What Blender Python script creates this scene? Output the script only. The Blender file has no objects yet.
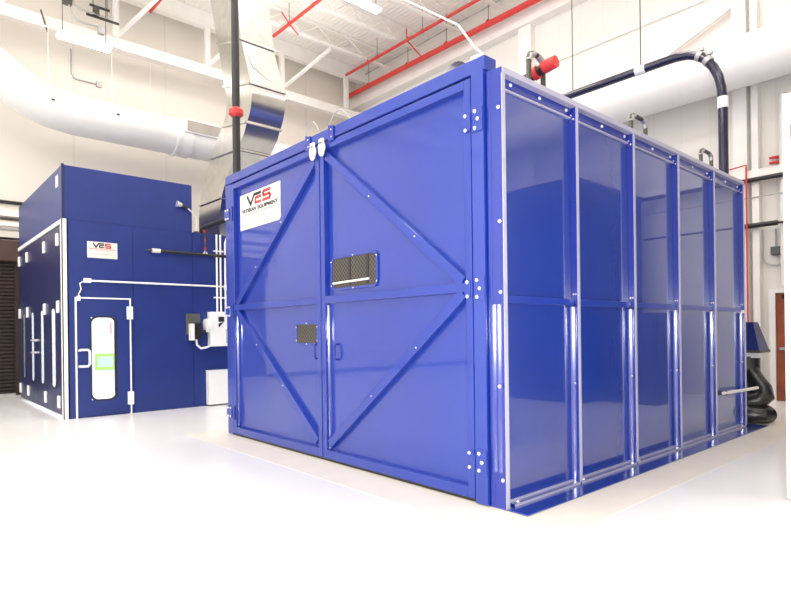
import bpy, bmesh, math, random
from mathutils import Vector, Matrix
random.seed(4)
scene = bpy.context.scene
COL = scene.collection
PI = math.pi

# ------------------------------------------------------------------ materials
def new_mat(name):
    m = bpy.data.materials.new(name); m.use_nodes = True
    nt = m.node_tree
    return m, nt, nt.nodes['Principled BSDF']

def srgb(r, g, b):
    f = lambda c: (c/255/12.92) if c/255 <= .04045 else ((c/255+.055)/1.055)**2.4
    return (f(r), f(g), f(b), 1)

def mat(name, col, rough=.5, metal=0, coat=0, spec=.5, var=.0, vscale=3., bump=0, bscale=40., coat_rough=.05):
    m, nt, p = new_mat(name)
    p.inputs['Base Color'].default_value = col
    p.inputs['Roughness'].default_value = rough
    p.inputs['Metallic'].default_value = metal
    p.inputs['Coat Weight'].default_value = coat
    p.inputs['Coat Roughness'].default_value = coat_rough
    p.inputs['Specular IOR Level'].default_value = spec
    tc = nt.nodes.new('ShaderNodeTexCoord')
    if var:
        n = nt.nodes.new('ShaderNodeTexNoise'); n.inputs['Scale'].default_value = vscale; n.inputs['Detail'].default_value = 4
        nt.links.new(tc.outputs['Object'], n.inputs['Vector'])
        r = nt.nodes.new('ShaderNodeValToRGB')
        a, b = r.color_ramp.elements
        a.position = .3; b.position = .7
        a.color = tuple(c*(1-var) for c in col[:3])+(1,); b.color = tuple(min(1, c*(1+var)) for c in col[:3])+(1,)
        nt.links.new(n.outputs['Fac'], r.inputs['Fac']); nt.links.new(r.outputs['Color'], p.inputs['Base Color'])
    if bump:
        n = nt.nodes.new('ShaderNodeTexNoise'); n.inputs['Scale'].default_value = bscale; n.inputs['Detail'].default_value = 3
        nt.links.new(tc.outputs['Object'], n.inputs['Vector'])
        bn = nt.nodes.new('ShaderNodeBump'); bn.inputs['Strength'].default_value = bump; bn.inputs['Distance'].default_value = .02
        nt.links.new(n.outputs['Fac'], bn.inputs['Height']); nt.links.new(bn.outputs['Normal'], p.inputs['Normal'])
    return m

def emit_mat(name, col, s):
    m, nt, p = new_mat(name)
    p.inputs['Base Color'].default_value = (.9, .9, .9, 1)
    p.inputs['Emission Color'].default_value = col
    p.inputs['Emission Strength'].default_value = s
    return m

BLUE = (.010, .036, .31, 1)
M = {}
M['blue'] = mat('blue_gloss_paint', BLUE, .3, coat=.6, var=.05, vscale=1.5, bump=.012, bscale=3., coat_rough=.05)
M['blue_sheet'] = mat('blue_gloss_sheet', BLUE, .35, coat=.9, spec=.4, var=.06, vscale=1.2, bump=.010, bscale=1.1, coat_rough=.04)
M['blue_sheet'].node_tree.nodes['Principled BSDF'].inputs['Coat IOR'].default_value = 1.55
M['blue_post'] = mat('blue_gloss_post', (.006, .024, .28, 1), .22, coat=.6, var=.05, vscale=2., coat_rough=.10)
M['blue_panel'] = mat('blue_mirror_panel', (.010, .036, .28, 1), .25, coat=1., spec=.5, var=.08, vscale=1.2, coat_rough=.02)
M['blue_panel'].node_tree.nodes['Principled BSDF'].inputs['Coat IOR'].default_value = 1.85
M['booth_blue'] = mat('paint_booth_blue', (.014, .032, .185, 1), .40, var=.08, vscale=2., bump=.03, bscale=60.)
M['booth_navy'] = mat('paint_booth_navy_door', (.010, .016, .09, 1), .38, coat=.15, var=.08, vscale=2.)
M['pale_steel'] = mat('pale_steel_trim', (.46, .45, .58, 1), .3, metal=.2, var=.06)
M['zinc'] = mat('zinc_bolt', (.85, .85, .88, 1), .25, metal=.6)
M['white'] = mat('white_enamel', (.86, .86, .86, 1), .4, var=.02)
M['white_pvc'] = mat('white_pipe', (.80, .78, .74, 1), .35, var=.03)
M['sign_white'] = mat('sign_board_white', (.74, .72, .68, 1), .5, var=.02)
M['ink'] = mat('black_lettering', (.02, .02, .025, 1), .5, var=.05)
M['ink_red'] = mat('red_lettering', (.62, .05, .05, 1), .5, var=.05)
M['ink_grey'] = mat('grey_small_print', (.26, .22, .21, 1), .6, var=.05)
M['ink_faint'] = mat('faint_small_print', (.44, .38, .30, 1), .6, var=.05)
M['red'] = mat('red_sprinkler_paint', (.62, .045, .04, 1), .35, var=.06)
M['black'] = mat('black_iron', (.02, .018, .018, 1), .35, var=.1)
M['rubber'] = mat('black_hose_rubber', (.012, .012, .012, 1), .3, var=.1, coat=.2)
M['dark_steel'] = mat('dark_weathered_steel', (.10, .09, .08, 1), .4, metal=.6, var=.1)
M['grey'] = mat('grey_box', (.10, .105, .10, 1), .45, var=.06)
M['grille'] = mat('grey_louvre', (.40, .36, .32, 1), .55, var=.08)
M['galv'] = mat('galvanised_sheet', (.64, .63, .60, 1), .2, metal=1., var=.08, vscale=6., bump=.05, bscale=1.5)
M['duct_white'] = mat('white_duct_sheet', (.86, .85, .83, 1), .38, var=.02)
M['white_steel'] = mat('white_painted_steel', (.84, .82, .79, 1), .5, var=.03)
M['navy_hose'] = mat('navy_glossy_pipe', (.004, .004, .035, 1), .15, coat=.5, var=.05)
M['navy_hood'] = mat('navy_hood_paint', (.012, .022, .13, 1), .35, var=.06)
M['door_brown'] = mat('brown_stained_door', (.28, .075, .03, 1), .4, var=.15, vscale=4.)
M['conduit'] = mat('grey_conduit', (.42, .42, .42, 1), .4, metal=.4, var=.05)
M['glass_lit'] = None
M['lamp'] = emit_mat('lamp_diffuser', (1, .97, .92, 1), 9)

def mesh_grille():
    m, nt, p = new_mat('woven_wire_mesh')
    tc = nt.nodes.new('ShaderNodeTexCoord')
    mp = nt.nodes.new('ShaderNodeMapping'); mp.inputs['Rotation'].default_value = (0, PI/4, 0)
    nt.links.new(tc.outputs['Object'], mp.inputs['Vector'])
    out = []
    for d in ('X', 'Z'):
        w = nt.nodes.new('ShaderNodeTexWave'); w.bands_direction = d; w.inputs['Scale'].default_value = 9.; 
        nt.links.new(mp.outputs['Vector'], w.inputs['Vector']); out.append(w)
    mx = nt.nodes.new('ShaderNodeMath'); mx.operation = 'MAXIMUM'
    nt.links.new(out[0].outputs['Fac'], mx.inputs[0]); nt.links.new(out[1].outputs['Fac'], mx.inputs[1])
    r = nt.nodes.new('ShaderNodeValToRGB')
    r.color_ramp.elements[0].position = .70; r.color_ramp.elements[0].color = (.015, .014, .013, 1)
    r.color_ramp.elements[1].position = .95; r.color_ramp.elements[1].color = (.10, .085, .07, 1)
    nt.links.new(mx.outputs[0], r.inputs['Fac']); nt.links.new(r.outputs['Color'], p.inputs['Base Color'])
    p.inputs['Roughness'].default_value = .5
    return m
M['mesh'] = mesh_grille()

def window_glass():
    m, nt, p = new_mat('window_glass')
    p.inputs['Base Color'].default_value = (.95, .98, .98, 1)
    p.inputs['Roughness'].default_value = .03
    p.inputs['Transmission Weight'].default_value = 1.
    p.inputs['IOR'].default_value = 1.02
    return m
M['glass'] = window_glass()

def floor_mat():
    m, nt, p = new_mat('white_epoxy_floor')
    tc = nt.nodes.new('ShaderNodeTexCoord')
    n = nt.nodes.new('ShaderNodeTexNoise'); n.inputs['Scale'].default_value = .8; n.inputs['Detail'].default_value = 6
    nt.links.new(tc.outputs['Object'], n.inputs['Vector'])
    r = nt.nodes.new('ShaderNodeValToRGB')
    r.color_ramp.elements[0].position = .3; r.color_ramp.elements[0].color = (.83, .82, .80, 1)
    r.color_ramp.elements[1].position = .7; r.color_ramp.elements[1].color = (.88, .87, .86, 1)
    nt.links.new(n.outputs['Fac'], r.inputs['Fac']); nt.links.new(r.outputs['Color'], p.inputs['Base Color'])
    p.inputs['Roughness'].default_value = .35
    p.inputs['Coat Weight'].default_value = .3
    p.inputs['Coat Roughness'].default_value = .1
    return m
M['floor'] = floor_mat()
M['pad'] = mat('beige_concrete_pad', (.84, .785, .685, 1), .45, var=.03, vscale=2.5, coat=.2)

def wall_mat(name, col, axis, scale):
    m, nt, p = new_mat(name)
    tc = nt.nodes.new('ShaderNodeTexCoord')
    w = nt.nodes.new('ShaderNodeTexWave'); w.bands_direction = axis; w.wave_profile = 'SAW'
    w.inputs['Scale'].default_value = scale
    nt.links.new(tc.outputs['Object'], w.inputs['Vector'])
    r = nt.nodes.new('ShaderNodeValToRGB')
    r.color_ramp.elements[0].position = 0.; r.color_ramp.elements[0].color = (0, 0, 0, 1)
    r.color_ramp.elements[1].position = .03; r.color_ramp.elements[1].color = (1, 1, 1, 1)
    nt.links.new(w.outputs['Fac'], r.inputs['Fac'])
    b = nt.nodes.new('ShaderNodeBump'); b.inputs['Strength'].default_value = .25; b.inputs['Distance'].default_value = .02
    nt.links.new(r.outputs['Color'], b.inputs['Height']); nt.links.new(b.outputs['Normal'], p.inputs['Normal'])
    n = nt.nodes.new('ShaderNodeTexNoise'); n.inputs['Scale'].default_value = .6
    nt.links.new(tc.outputs['Object'], n.inputs['Vector'])
    r2 = nt.nodes.new('ShaderNodeValToRGB')
    r2.color_ramp.elements[0].color = tuple(c*.975 for c in col[:3])+(1,); r2.color_ramp.elements[1].color = col
    nt.links.new(n.outputs['Fac'], r2.inputs['Fac'])
    mx = nt.nodes.new('ShaderNodeMix'); mx.data_type = 'RGBA'
    nt.links.new(r.outputs['Color'], mx.inputs[0]); mx.inputs[6].default_value = tuple(c*.88 for c in col[:3])+(1,)
    nt.links.new(r2.outputs['Color'], mx.inputs[7]); nt.links.new(mx.outputs[2], p.inputs['Base Color'])
    p.inputs['Roughness'].default_value = .6
    return m
M['wall_l'] = wall_mat('cream_wall', (.80, .755, .685, 1), 'Y', .13)
M['wall_b'] = wall_mat('ribbed_metal_wall', (.78, .75, .71, 1), 'X', .52)
M['deck'] = mat('white_roof_deck', (.84, .81, .76, 1), .6, var=.02)

def shutter_mat():
    m, nt, p = new_mat('brown_slat_shutter')
    tc = nt.nodes.new('ShaderNodeTexCoord')
    n = nt.nodes.new('ShaderNodeTexNoise'); n.inputs['Scale'].default_value = 2.
    nt.links.new(tc.outputs['Object'], n.inputs['Vector'])
    r = nt.nodes.new('ShaderNodeValToRGB')
    r.color_ramp.elements[0].color = (.018, .009, .008, 1); r.color_ramp.elements[1].color = (.028, .014, .012, 1)
    nt.links.new(n.outputs['Fac'], r.inputs['Fac']); nt.links.new(r.outputs['Color'], p.inputs['Base Color'])
    p.inputs['Roughness'].default_value = .45
    return m
M['shutter'] = shutter_mat()
M['shutter_hood'] = mat('brown_shutter_hood', (.075, .040, .034, 1), .45, var=.1)

# ------------------------------------------------------------------ mesh builder
class MB:
    def __init__(self): self.v = []; self.f = []; self.sm = []
    def add(self, vs, fs, smooth=False):
        o = len(self.v); self.v += [tuple(x) for x in vs]
        self.f += [tuple(i+o for i in f) for f in fs]; self.sm += [smooth]*len(fs)
        return self
    def box(self, x0, x1, y0, y1, z0, z1):
        vs = [(x, y, z) for x in (x0, x1) for y in (y0, y1) for z in (z0, z1)]
        return self.add(vs, [(0,1,3,2), (4,6,7,5), (0,4,5,1), (2,3,7,6), (0,2,6,4), (1,5,7,3)])
    def bar(self, a, b, w, d, up=(0,0,1)):
        """rectangular bar from a to b; w across, d along 'up'"""
        a, b, up = Vector(a), Vector(b), Vector(up)
        t = (b-a).normalized(); s = t.cross(up).normalized(); n = s.cross(t).normalized()
        vs = []
        for p in (a, b):
            for i, j in ((-1,-1), (1,-1), (1,1), (-1,1)): vs.append(p + s*(w/2*i) + n*(d/2*j))
        return self.add(vs, [(0,3,2,1), (4,5,6,7), (0,1,5,4), (1,2,6,5), (2,3,7,6), (3,0,4,7)])
    def tube(self, pts, r, seg=12, caps=True):
        pts = [Vector(p) for p in pts]; rr = r if isinstance(r, (list, tuple)) else [r]*len(pts)
        n = len(pts); rings = []
        t0 = (pts[1]-pts[0]).normalized()
        ref = Vector((0,0,1)) if abs(t0.z) < .9 else Vector((1,0,0))
        nrm = t0.cross(ref).normalized()
        for i, p in enumerate(pts):
            if i == 0: t = t0
            elif i == n-1: t = (pts[-1]-pts[-2]).normalized()
            else: t = ((pts[i+1]-p).normalized() + (p-pts[i-1]).normalized()).normalized()
            nrm = (nrm - t*nrm.dot(t)).normalized(); bn = t.cross(nrm)
            rings.append([p + (nrm*math.cos(2*PI*k/seg) + bn*math.sin(2*PI*k/seg))*rr[i] for k in range(seg)])
        vs = [v for ring in rings for v in ring]; fs = []
        for i in range(n-1):
            for k in range(seg):
                a = i*seg+k; b = i*seg+(k+1) % seg
                fs.append((a, b, b+seg, a+seg))
        self.add(vs, fs, True)
        if caps:
            self.add(rings[0], [tuple(reversed(range(seg)))]); self.add(rings[-1], [tuple(range(seg))])
        return self
    def prism(self, poly, axis, a, b):
        """extrude a 2D polygon along axis ('x','y','z') from a to b"""
        def P(u, v, w): return {'x': (w, u, v), 'y': (u, w, v), 'z': (u, v, w)}[axis]
        n = len(poly)
        vs = [P(u, v, a) for u, v in poly] + [P(u, v, b) for u, v in poly]
        fs = [tuple(range(n)), tuple(reversed(range(n, 2*n)))] + [(i, i+n, (i+1) % n+n, (i+1) % n) for i in range(n)]
        return self.add(vs, fs)
    def strip_prism(self, left, right, axis, a, b):
        """closed solid between two profile lines, as quads"""
        n = len(left)
        def P(u, v, w): return {'x': (w, u, v), 'y': (u, w, v), 'z': (u, v, w)}[axis]
        vs = [P(*p, a) for p in left]+[P(*p, a) for p in right]+[P(*p, b) for p in left]+[P(*p, b) for p in right]
        fs = []
        for i in range(n-1):
            fs += [(i, i+1, n+i+1, n+i), (2*n+i, 3*n+i, 3*n+i+1, 2*n+i+1),
                   (i, 2*n+i, 2*n+i+1, i+1), (n+i, n+i+1, 3*n+i+1, 3*n+i)]
        fs += [(0, n, 3*n, 2*n), (n-1, 3*n-1, 4*n-1, 2*n-1)]
        return self.add(vs, fs)
    def frame(self, outer, inner, axis, a, b):
        """ring solid between two equal-length closed outlines"""
        def P(u, v, w): return {'x': (w, u, v), 'y': (u, w, v), 'z': (u, v, w)}[axis]
        n = len(outer)
        vs = [P(*p, a) for p in outer]+[P(*p, a) for p in inner]+[P(*p, b) for p in outer]+[P(*p, b) for p in inner]
        fs = []
        for i in range(n):
            j = (i+1) % n
            fs += [(i, j, n+j, n+i), (2*n+i, 3*n+i, 3*n+j, 2*n+j), (i, 2*n+i, 2*n+j, j), (n+i, n+j, 3*n+j, 3*n+i)]
        return self.add(vs, fs)
    def mesh(self, name, off):
        me = bpy.data.meshes.new(name)
        me.from_pydata([(x-off[0], y-off[1], z-off[2]) for x, y, z in self.v], [], self.f)
        bm = bmesh.new(); bm.from_mesh(me); bmesh.ops.recalc_face_normals(bm, faces=bm.faces)
        bm.to_mesh(me); bm.free()
        if any(self.sm):
            for p in me.polygons: p.use_smooth = True
            me.set_sharp_from_angle(angle=math.radians(33))
        me.update()
        return me

def rrect(u0, u1, v0, v1, r, n=5):
    pts = []
    for cx, cy, a0 in ((u1-r, v1-r, 0), (u0+r, v1-r, 90), (u0+r, v0+r, 180), (u1-r, v0+r, 270)):
        for k in range(n+1):
            a = math.radians(a0+90*k/n); pts.append((cx+r*math.cos(a), cy+r*math.sin(a)))
    return pts

ORG = {}
def thing(name, label, cat, loc, group=None):
    o = bpy.data.objects.new(name, None); COL.objects.link(o); o.location = loc
    o.empty_display_size = .1
    o['label'] = label; o['category'] = cat
    if group: o['group'] = group
    ORG[o.name] = tuple(loc)
    return o
def part(name, mb, m, parent, bevel=0, label=None):
    off = ORG[parent.name]
    me = mb.mesh(name, off); me.materials.append(M[m])
    o = bpy.data.objects.new(name, me); COL.objects.link(o); o.parent = parent
    ORG[o.name] = off
    if bevel:
        b = o.modifiers.new('bevel', 'BEVEL'); b.width = bevel; b.segments = 2; b.limit_method = 'ANGLE'
    if label: o['label'] = label
    return o
def single(name, mb, m, label, cat, group=None, bevel=0, loc=None):
    if loc is None:
        xs = list(zip(*mb.v)); loc = ((min(xs[0])+max(xs[0]))/2, (min(xs[1])+max(xs[1]))/2, min(xs[2]))
    me = mb.mesh(name, loc); me.materials.append(M[m])
    o = bpy.data.objects.new(name, me); COL.objects.link(o); o.location = loc
    o['label'] = label; o['category'] = cat
    if group: o['group'] = group
    ORG[o.name] = tuple(loc)
    if bevel:
        b = o.modifiers.new('bevel', 'BEVEL'); b.width = bevel; b.segments = 2; b.limit_method = 'ANGLE'
    return o
def struct(name, mb, m, parent=None):
    if parent: return part(name, mb, m, parent)
    me = mb.mesh(name, (0,0,0)); me.materials.append(M[m])
    o = bpy.data.objects.new(name, me); COL.objects.link(o); o['kind'] = 'structure'
    ORG[o.name] = (0,0,0)
    return o

# domed bolt, one mesh shared by every bolt
def bolt_mesh(r=.02, h=.016):
    mb = MB(); seg = 10
    prof = [(r*1.0, 0), (r*1.0, h*.35), (r*.8, h*.75), (r*.45, h)]
    vs = [(q*math.cos(2*PI*k/seg), q*math.sin(2*PI*k/seg), z) for q, z in prof for k in range(seg)]
    fs = [(i*seg+k, i*seg+(k+1) % seg, (i+1)*seg+(k+1) % seg, (i+1)*seg+k) for i in range(3) for k in range(seg)]
    fs.append(tuple(range(3*seg, 4*seg))); fs.append(tuple(reversed(range(seg))))
    mb.add(vs, fs, True)
    me = mb.mesh('bolt', (0,0,0)); me.materials.append(M['zinc'])
    return me
BOLT = bolt_mesh(.017, .013)
BOLT_S = bolt_mesh(.009, .007)
def bolt(parent, p, axis, small=False):
    o = bpy.data.objects.new('bolt', BOLT_S if small else BOLT); COL.objects.link(o); o.parent = parent
    off = ORG[parent.name]; o.location = (p[0]-off[0], p[1]-off[1], p[2]-off[2])
    o.rotation_euler = {'-y': (PI/2, 0, 0), '+x': (0, PI/2, 0), '+z': (0, 0, 0)}[axis]
    return o

# ------------------------------------------------------------------ room shell
XL, XR, YB, YF, ZC = -14.1, 12., 9.5, -16., 10.95
struct('floor', MB().box(XL-.2, XR+.2, YF-4, YB+.2, -.3, 0), 'floor')
struct('wall_left', MB().box(XL-.2, XL, YF, YB+.2, 0, ZC+.4), 'wall_l')
struct('wall_back', MB().box(XL, XR+.2, YB, YB+.2, 0, ZC+.4), 'wall_b')
struct('wall_right', MB().box(XR, XR+.2, YF, YB, 0, ZC+.4), 'wall_l')
# fluted roof deck: flutes run along x
mb = MB(); prof = []
y = YF
while y < YB:
    prof += [(y, ZC), (y+.07, ZC), (y+.085, ZC+.014), (y+.135, ZC+.014)]; y += .15
prof += [(YB, ZC)]
mb.prism([(YF, ZC+.12)] + prof + [(YB, ZC+.12)], 'x', XL, XR)
struct('ceiling', mb, 'deck')
# poured pad around the blue enclosure
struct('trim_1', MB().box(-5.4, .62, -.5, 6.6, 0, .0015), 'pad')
# girts, eave beam and columns of the back wall
struct('trim_2', MB().box(XL, XR, 9.2, YB, 9.7, 10.05), 'white_steel')
struct('trim_3', MB().box(-8, XR, 9.32, YB, 6.38, 6.46), 'white_steel')
struct('trim_4', MB().box(XL, XR, 9.44, YB, 8.47, 8.52), 'white_steel')
for i, (a, b) in enumerate(((-6.6, -6.2), (-1.32, -1.06), (-.98, -.86), (6, 6.4))):
    struct('trim_%d' % (5+i), MB().box(a, b, 9.3, YB, 0, 9.7), 'white_steel')
# slanted wind brace
struct('trim_9', MB().bar((-2.7, 9.36, 7.53), (-1.2, 9.36, 8.12), .09, .09, (0,1,0)), 'white_steel')
struct('trim_10', MB().box(XL+.0, XL+.02, 2.0, 2.03, 7.5, 9.3).box(XL, XL+.02, -.02, .01, 7.4, 9.2), 'white_steel')
struct('baseboard_left', MB().box(XL, XL+.03, YF, -5.6, 0, .12).box(XL, XL+.03, -1.2, YB, 0, .12), 'grey')

# exit door in the back wall
d = struct('door_1', MB().box(-.62, .32, 9.40, 9.46, .01, 2.12), 'door_brown')
part('door_frame', MB().box(-.73, -.62, 9.36, 9.5, 0, 2.2).box(.32, .43, 9.36, 9.5, 0, 2.2).box(-.62, .32, 9.36, 9.5, 2.12, 2.2), 'white_steel', d)
part('door_closer', MB().box(-.5, .0, 9.33, 9.40, 2.0, 2.08), 'black', d)
part('push_bar', MB().box(-.55, .25, 9.34, 9.40, 1.0, 1.05), 'zinc', d)

# ------------------------------------------------------------------ roof steel
def joist(x, ztop, zbot, cat_label):
    t = thing('bar_joist', cat_label, 'roof joist', (x, -4, zbot), None)
    part('top_chord', MB().box(x-.07, x+.07, YF+.05, YB-.05, ztop-.07, ztop-.006), 'white_steel', t)
    part('bottom_chord', MB().box(x-.06, x+.06, YF+.05, YB-.35, zbot, zbot+.05), 'white_steel', t)
    mb = MB(); y = YF+.1; k = 0
    while y < YB-.9:
        a, b = (zbot+.05, ztop-.06) if k % 2 == 0 else (ztop-.06, zbot+.05)
        mb.bar((x, y, a), (x, y+.6, b), .03, .03, (1,0,0)); y += .6; k += 1
    part('web_rods', mb, 'white_steel', t)
    return t
jl = ['white open web roof joist just right of the deep white truss by the cream wall',
      'white open web roof joist running beside the lit ceiling lamp at top centre',
      'white open web roof joist next after the one by the top centre lamp',
      'white open web roof joist farthest from the deep white truss']
for i, x in enumerate((-11.85, -10.27, -8.7, -7.1)):
    joist(x, ZC, 10.42, jl[i])['group'] = 'white roof joists'
tr = thing('roof_truss', 'deep white steel roof truss with bright lower chord along the cream left wall', 'roof truss', (-13.4, 0, 9.03))
part('bottom_chord', MB().box(-13.52, -13.28, YF, YB, 9.03, 9.08).box(-13.42, -13.38, YF, YB, 9.08, 9.36), 'white_steel', tr)
part('top_chord', MB().box(-13.52, -13.28, YF, YB, 10.46, 10.52).box(-13.42, -13.38, YF, YB, 10.52, ZC), 'white_steel', tr)
yy = [-1.65, .9, 3.42, 5.92, 8.5]
for i, y in enumerate(yy):
    part('upright', MB().box(-13.46, -13.34, y-.07, y+.07, 9.36, 10.46), 'white_steel', tr)
for i in range(3):
    y = yy[i+1]+.05                           # kicker braces up to the next joist
    part('diagonal', MB().bar((-13.36, y, 9.42), (-11.93, y+.85, 10.40), .08, .08, (0,1,0)), 'white_steel', tr)

# ceiling lamps
def lamp(name, x, y0, y1, z, top, label):
    t = thing(name, label, 'ceiling light', (x, (y0+y1)/2, z))
    part('housing', MB().box(x-.16, x+.16, y0, y1, z+.05, z+.11), 'white', t, .01)
    part('diffuser', MB().prism([(x-.14, z+.05), (x-.10, z), (x+.10, z), (x+.14, z+.05)], 'y', y0+.03, y1-.03), 'lamp', t)
    for y in (y0+.12, y1-.12):
        part('hanger', MB().tube([(x, y, z+.11), (x, y, top)], .008, 6), 'dark_steel', t)
    return t
lamp('ceiling_light', -12.2, -.72, .45, 8.39, ZC, 'bright strip lamp hanging before the cream left wall above the round duct')
lamp('ceiling_light', -9.26, 5.1, 6.58, 10.3, ZC, 'bright strip lamp under the roof deck at the top centre')

# ------------------------------------------------------------------ main blue enclosure
H, W, L, PITCH = 3.56, 5.0, 5.625, 1.125
E = thing('blast_enclosure', 'large glossy royal blue steel enclosure with braced double doors and ribbed side', 'industrial booth', (-2.5, 2.8, 0))
part('roof', MB().box(-5, -.1, .1, L, 3.46, 3.55), 'blue', E)
part('back_wall', MB().box(-5, -.1, L-.08, L, 0, 3.46), 'blue', E)
part('left_wall', MB().box(-5, -4.92, .1, L-.08, 0, 3.46), 'blue', E)
part('base_plate', MB().box(-.17, .2, -.012, 5.92, .004, .014), 'blue_panel', E, .003)
# front frame
part('header_beam', MB().box(-4.965, -.155, -.035, .12, 3.595, 3.715), 'blue', E, .006)
part('frame_post', MB().box(-5.0, -4.82, -.02, .1, .01, 3.60), 'blue', E, .006)
part('frame_post', MB().box(-.30, -.17, -.04, .1, .01, 3.60), 'blue', E, .006)
part('frame_post', MB().box(-.165, -.115, -.01, .1, .01, 3.58), 'blue_post', E, .006)
part('shade_sill', MB().box(-4.82, -.3, .005, .1, .0015, .024), 'black', E)  # coloured black to paint in the shaded gap under the doors

def leaf(x0, x1, hinge_left):
    """one door leaf: sheet set back between deep stiles, rails and two braces"""
    t = part('door_leaf', MB().box(x0+.02, x1-.02, .032, .052, .06, 3.55), 'blue_sheet', E)
    zt, zm, zb, fw, yb = 3.575, 1.82, .036, .075, .032
    for a, b, nm in ((x0, x0+fw, 'stile'), (x1-fw, x1, 'stile')):
        part(nm, MB().box(a, b, -.03, yb, zb, zt), 'blue', t, .005)
    part('top_rail', MB().box(x0+fw, x1-fw, -.03, yb, 3.50, zt), 'blue', t, .005)
    part('mid_rail', MB().box(x0+fw, x1-fw, -.028, yb, zm-.04, zm+.04), 'blue', t, .005)
    part('bottom_rail', MB().box(x0+fw, x1-fw, -.03, yb, zb, .13), 'blue', t, .005)
    xo, xi = (x0+fw, x1-fw) if hinge_left else (x1-fw, x0+fw)
    s = 1 if hinge_left else -1
    dy = (-.026+yb)/2
    part('diagonal_brace', MB().bar((xo+s*.04, dy, zm+.05), (xi-s*.04, dy, 3.43), yb+.026, .095, (0,0,1)), 'blue', t, .005)
    part('diagonal_brace', MB().bar((xo+s*.04, dy, zm-.05), (xi-s*.04, dy, .20), yb+.026, .095, (0,0,1)), 'blue', t, .005)
    for f in (.3, .62):
        for z0, z1 in ((zm+.05, 3.43), (zm-.05, .2)):
            bolt(t, (xo+(xi-xo)*f, -.026, z0+(z1-z0)*f), '-y', True)
    return t
LL = leaf(-4.80, -2.575, True)
LR = leaf(-2.558, -.316, False)

def half_round(x0, x1, yface, depth, z0, z1, axis='y', n=8):
    """vertical bar with a bulging face"""
    mb = MB(); top = []; 
    prof = [(x0, yface+.03)] + [(x0+(x1-x0)*k/n, yface-depth*math.sin(PI*k/n)) for k in range(n+1)] + [(x1, yface+.03)]
    mb.prism(prof, 'z', z0, z1)
    mb.sm = [len(f) == 4 for f in mb.f]
    return mb
# lower inner faces of the stiles, shaped to catch the lamp glint
def half_round_x(y0, y1, xface, depth, z0, z1, n=8):
    prof = [(xface-.02, y0)] + [(xface+depth*math.sin(PI*k/n), y0+(y1-y0)*k/n) for k in range(n+1)] + [(xface-.02, y1)]
    mb = MB().prism(prof, 'z', z0, z1); mb.sm = [len(f) == 4 for f in mb.f]
    return mb
GLINT_FACES = [(LR, -2.487, 33), (LL, -4.727, 25)]

# windows in the door leaves
def grille_window(leaf_, x0, x1, z0, z1, r, nm):
    o = rrect(x0-.025, x1+.025, z0-.025, z1+.025, r+.01); i = rrect(x0, x1, z0, z1, r)
    w = part(nm, MB().frame(o, i, 'y', .012, .033), 'blue', leaf_, .003)
    part('wire_mesh', MB().prism(i, 'y', .02, .031), 'mesh', leaf_)
    for u, v in ((x0-.012, z0+.03), (x0-.012, z1-.03), (x1+.012, z0+.03), (x1+.012, z1-.03), ((x0+x1)/2, z0-.012), ((x0+x1)/2, z1+.012)):
        bolt(leaf_, (u, .012, v), '-y', True)
grille_window(LR, -2.405, -1.635, 1.94, 2.265, .06, 'window_frame')
grille_window(LL, -3.155, -2.725, 1.33, 1.55, .012, 'vent_frame')
part('window_bar', MB().tube([(-2.385, .012, 1.995), (-1.75, .012, 2.005)], .012, 8), 'white_pvc', LR, label='cream rod across the window')
part('mesh_divider', MB().box(-2.10, -2.07, .014, .02, 1.95, 2.26).box(-1.80, -1.76, .014, .02, 1.95, 2.26), 'black', LR)
# pull handles
for lf, xa in ((LL, -2.73), (LR, -2.33)):
    part('pull_handle', MB().tube([(xa, .033, 1.32), (xa, -.0, 1.32), (xa, -.015, 1.30), (xa, -.015, 1.17), (xa, -.0, 1.15), (xa, .033, 1.15)], .012, 8), 'blue_post', lf)
# hinges
def hinge(x0, xg, x1, z0, z1, pts):
    h = part('hinge', MB().box(x0, xg-.01, -.045, -.03, z0+.03, z1-.02).box(xg+.01, x1, -.052, -.04, z0, z1), 'blue', E, .003)
    mbp = MB().tube([(xg, -.055, z0+.03), (xg, -.055, z1-.03)], .014, 8)
    part('hinge_pin', mbp, 'blue_post', h)
    for u, v, yy_ in pts: bolt(h, (u, yy_, v), '-y')
for zc in (3.20, 1.80, .36):
    z0, z1 = zc-.10, zc+.10
    hinge(-.395, -.30, -.172, z0, z1, [(-.36, zc+.06, -.045), (-.36, zc-.06, -.045), (-.25, zc+.07, -.052), (-.22, zc, -.052), (-.25, zc-.07, -.052)])
for zc in (3.16, 1.77, .33):
    z0, z1 = zc-.10, zc+.10
    hinge(-4.99, -4.81, -4.74, z0, z1, [(-4.94, zc+.06, -.045), (-4.94, zc-.06, -.045), (-4.86, zc+.06, -.045), (-4.86, zc-.06, -.045)])
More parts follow.
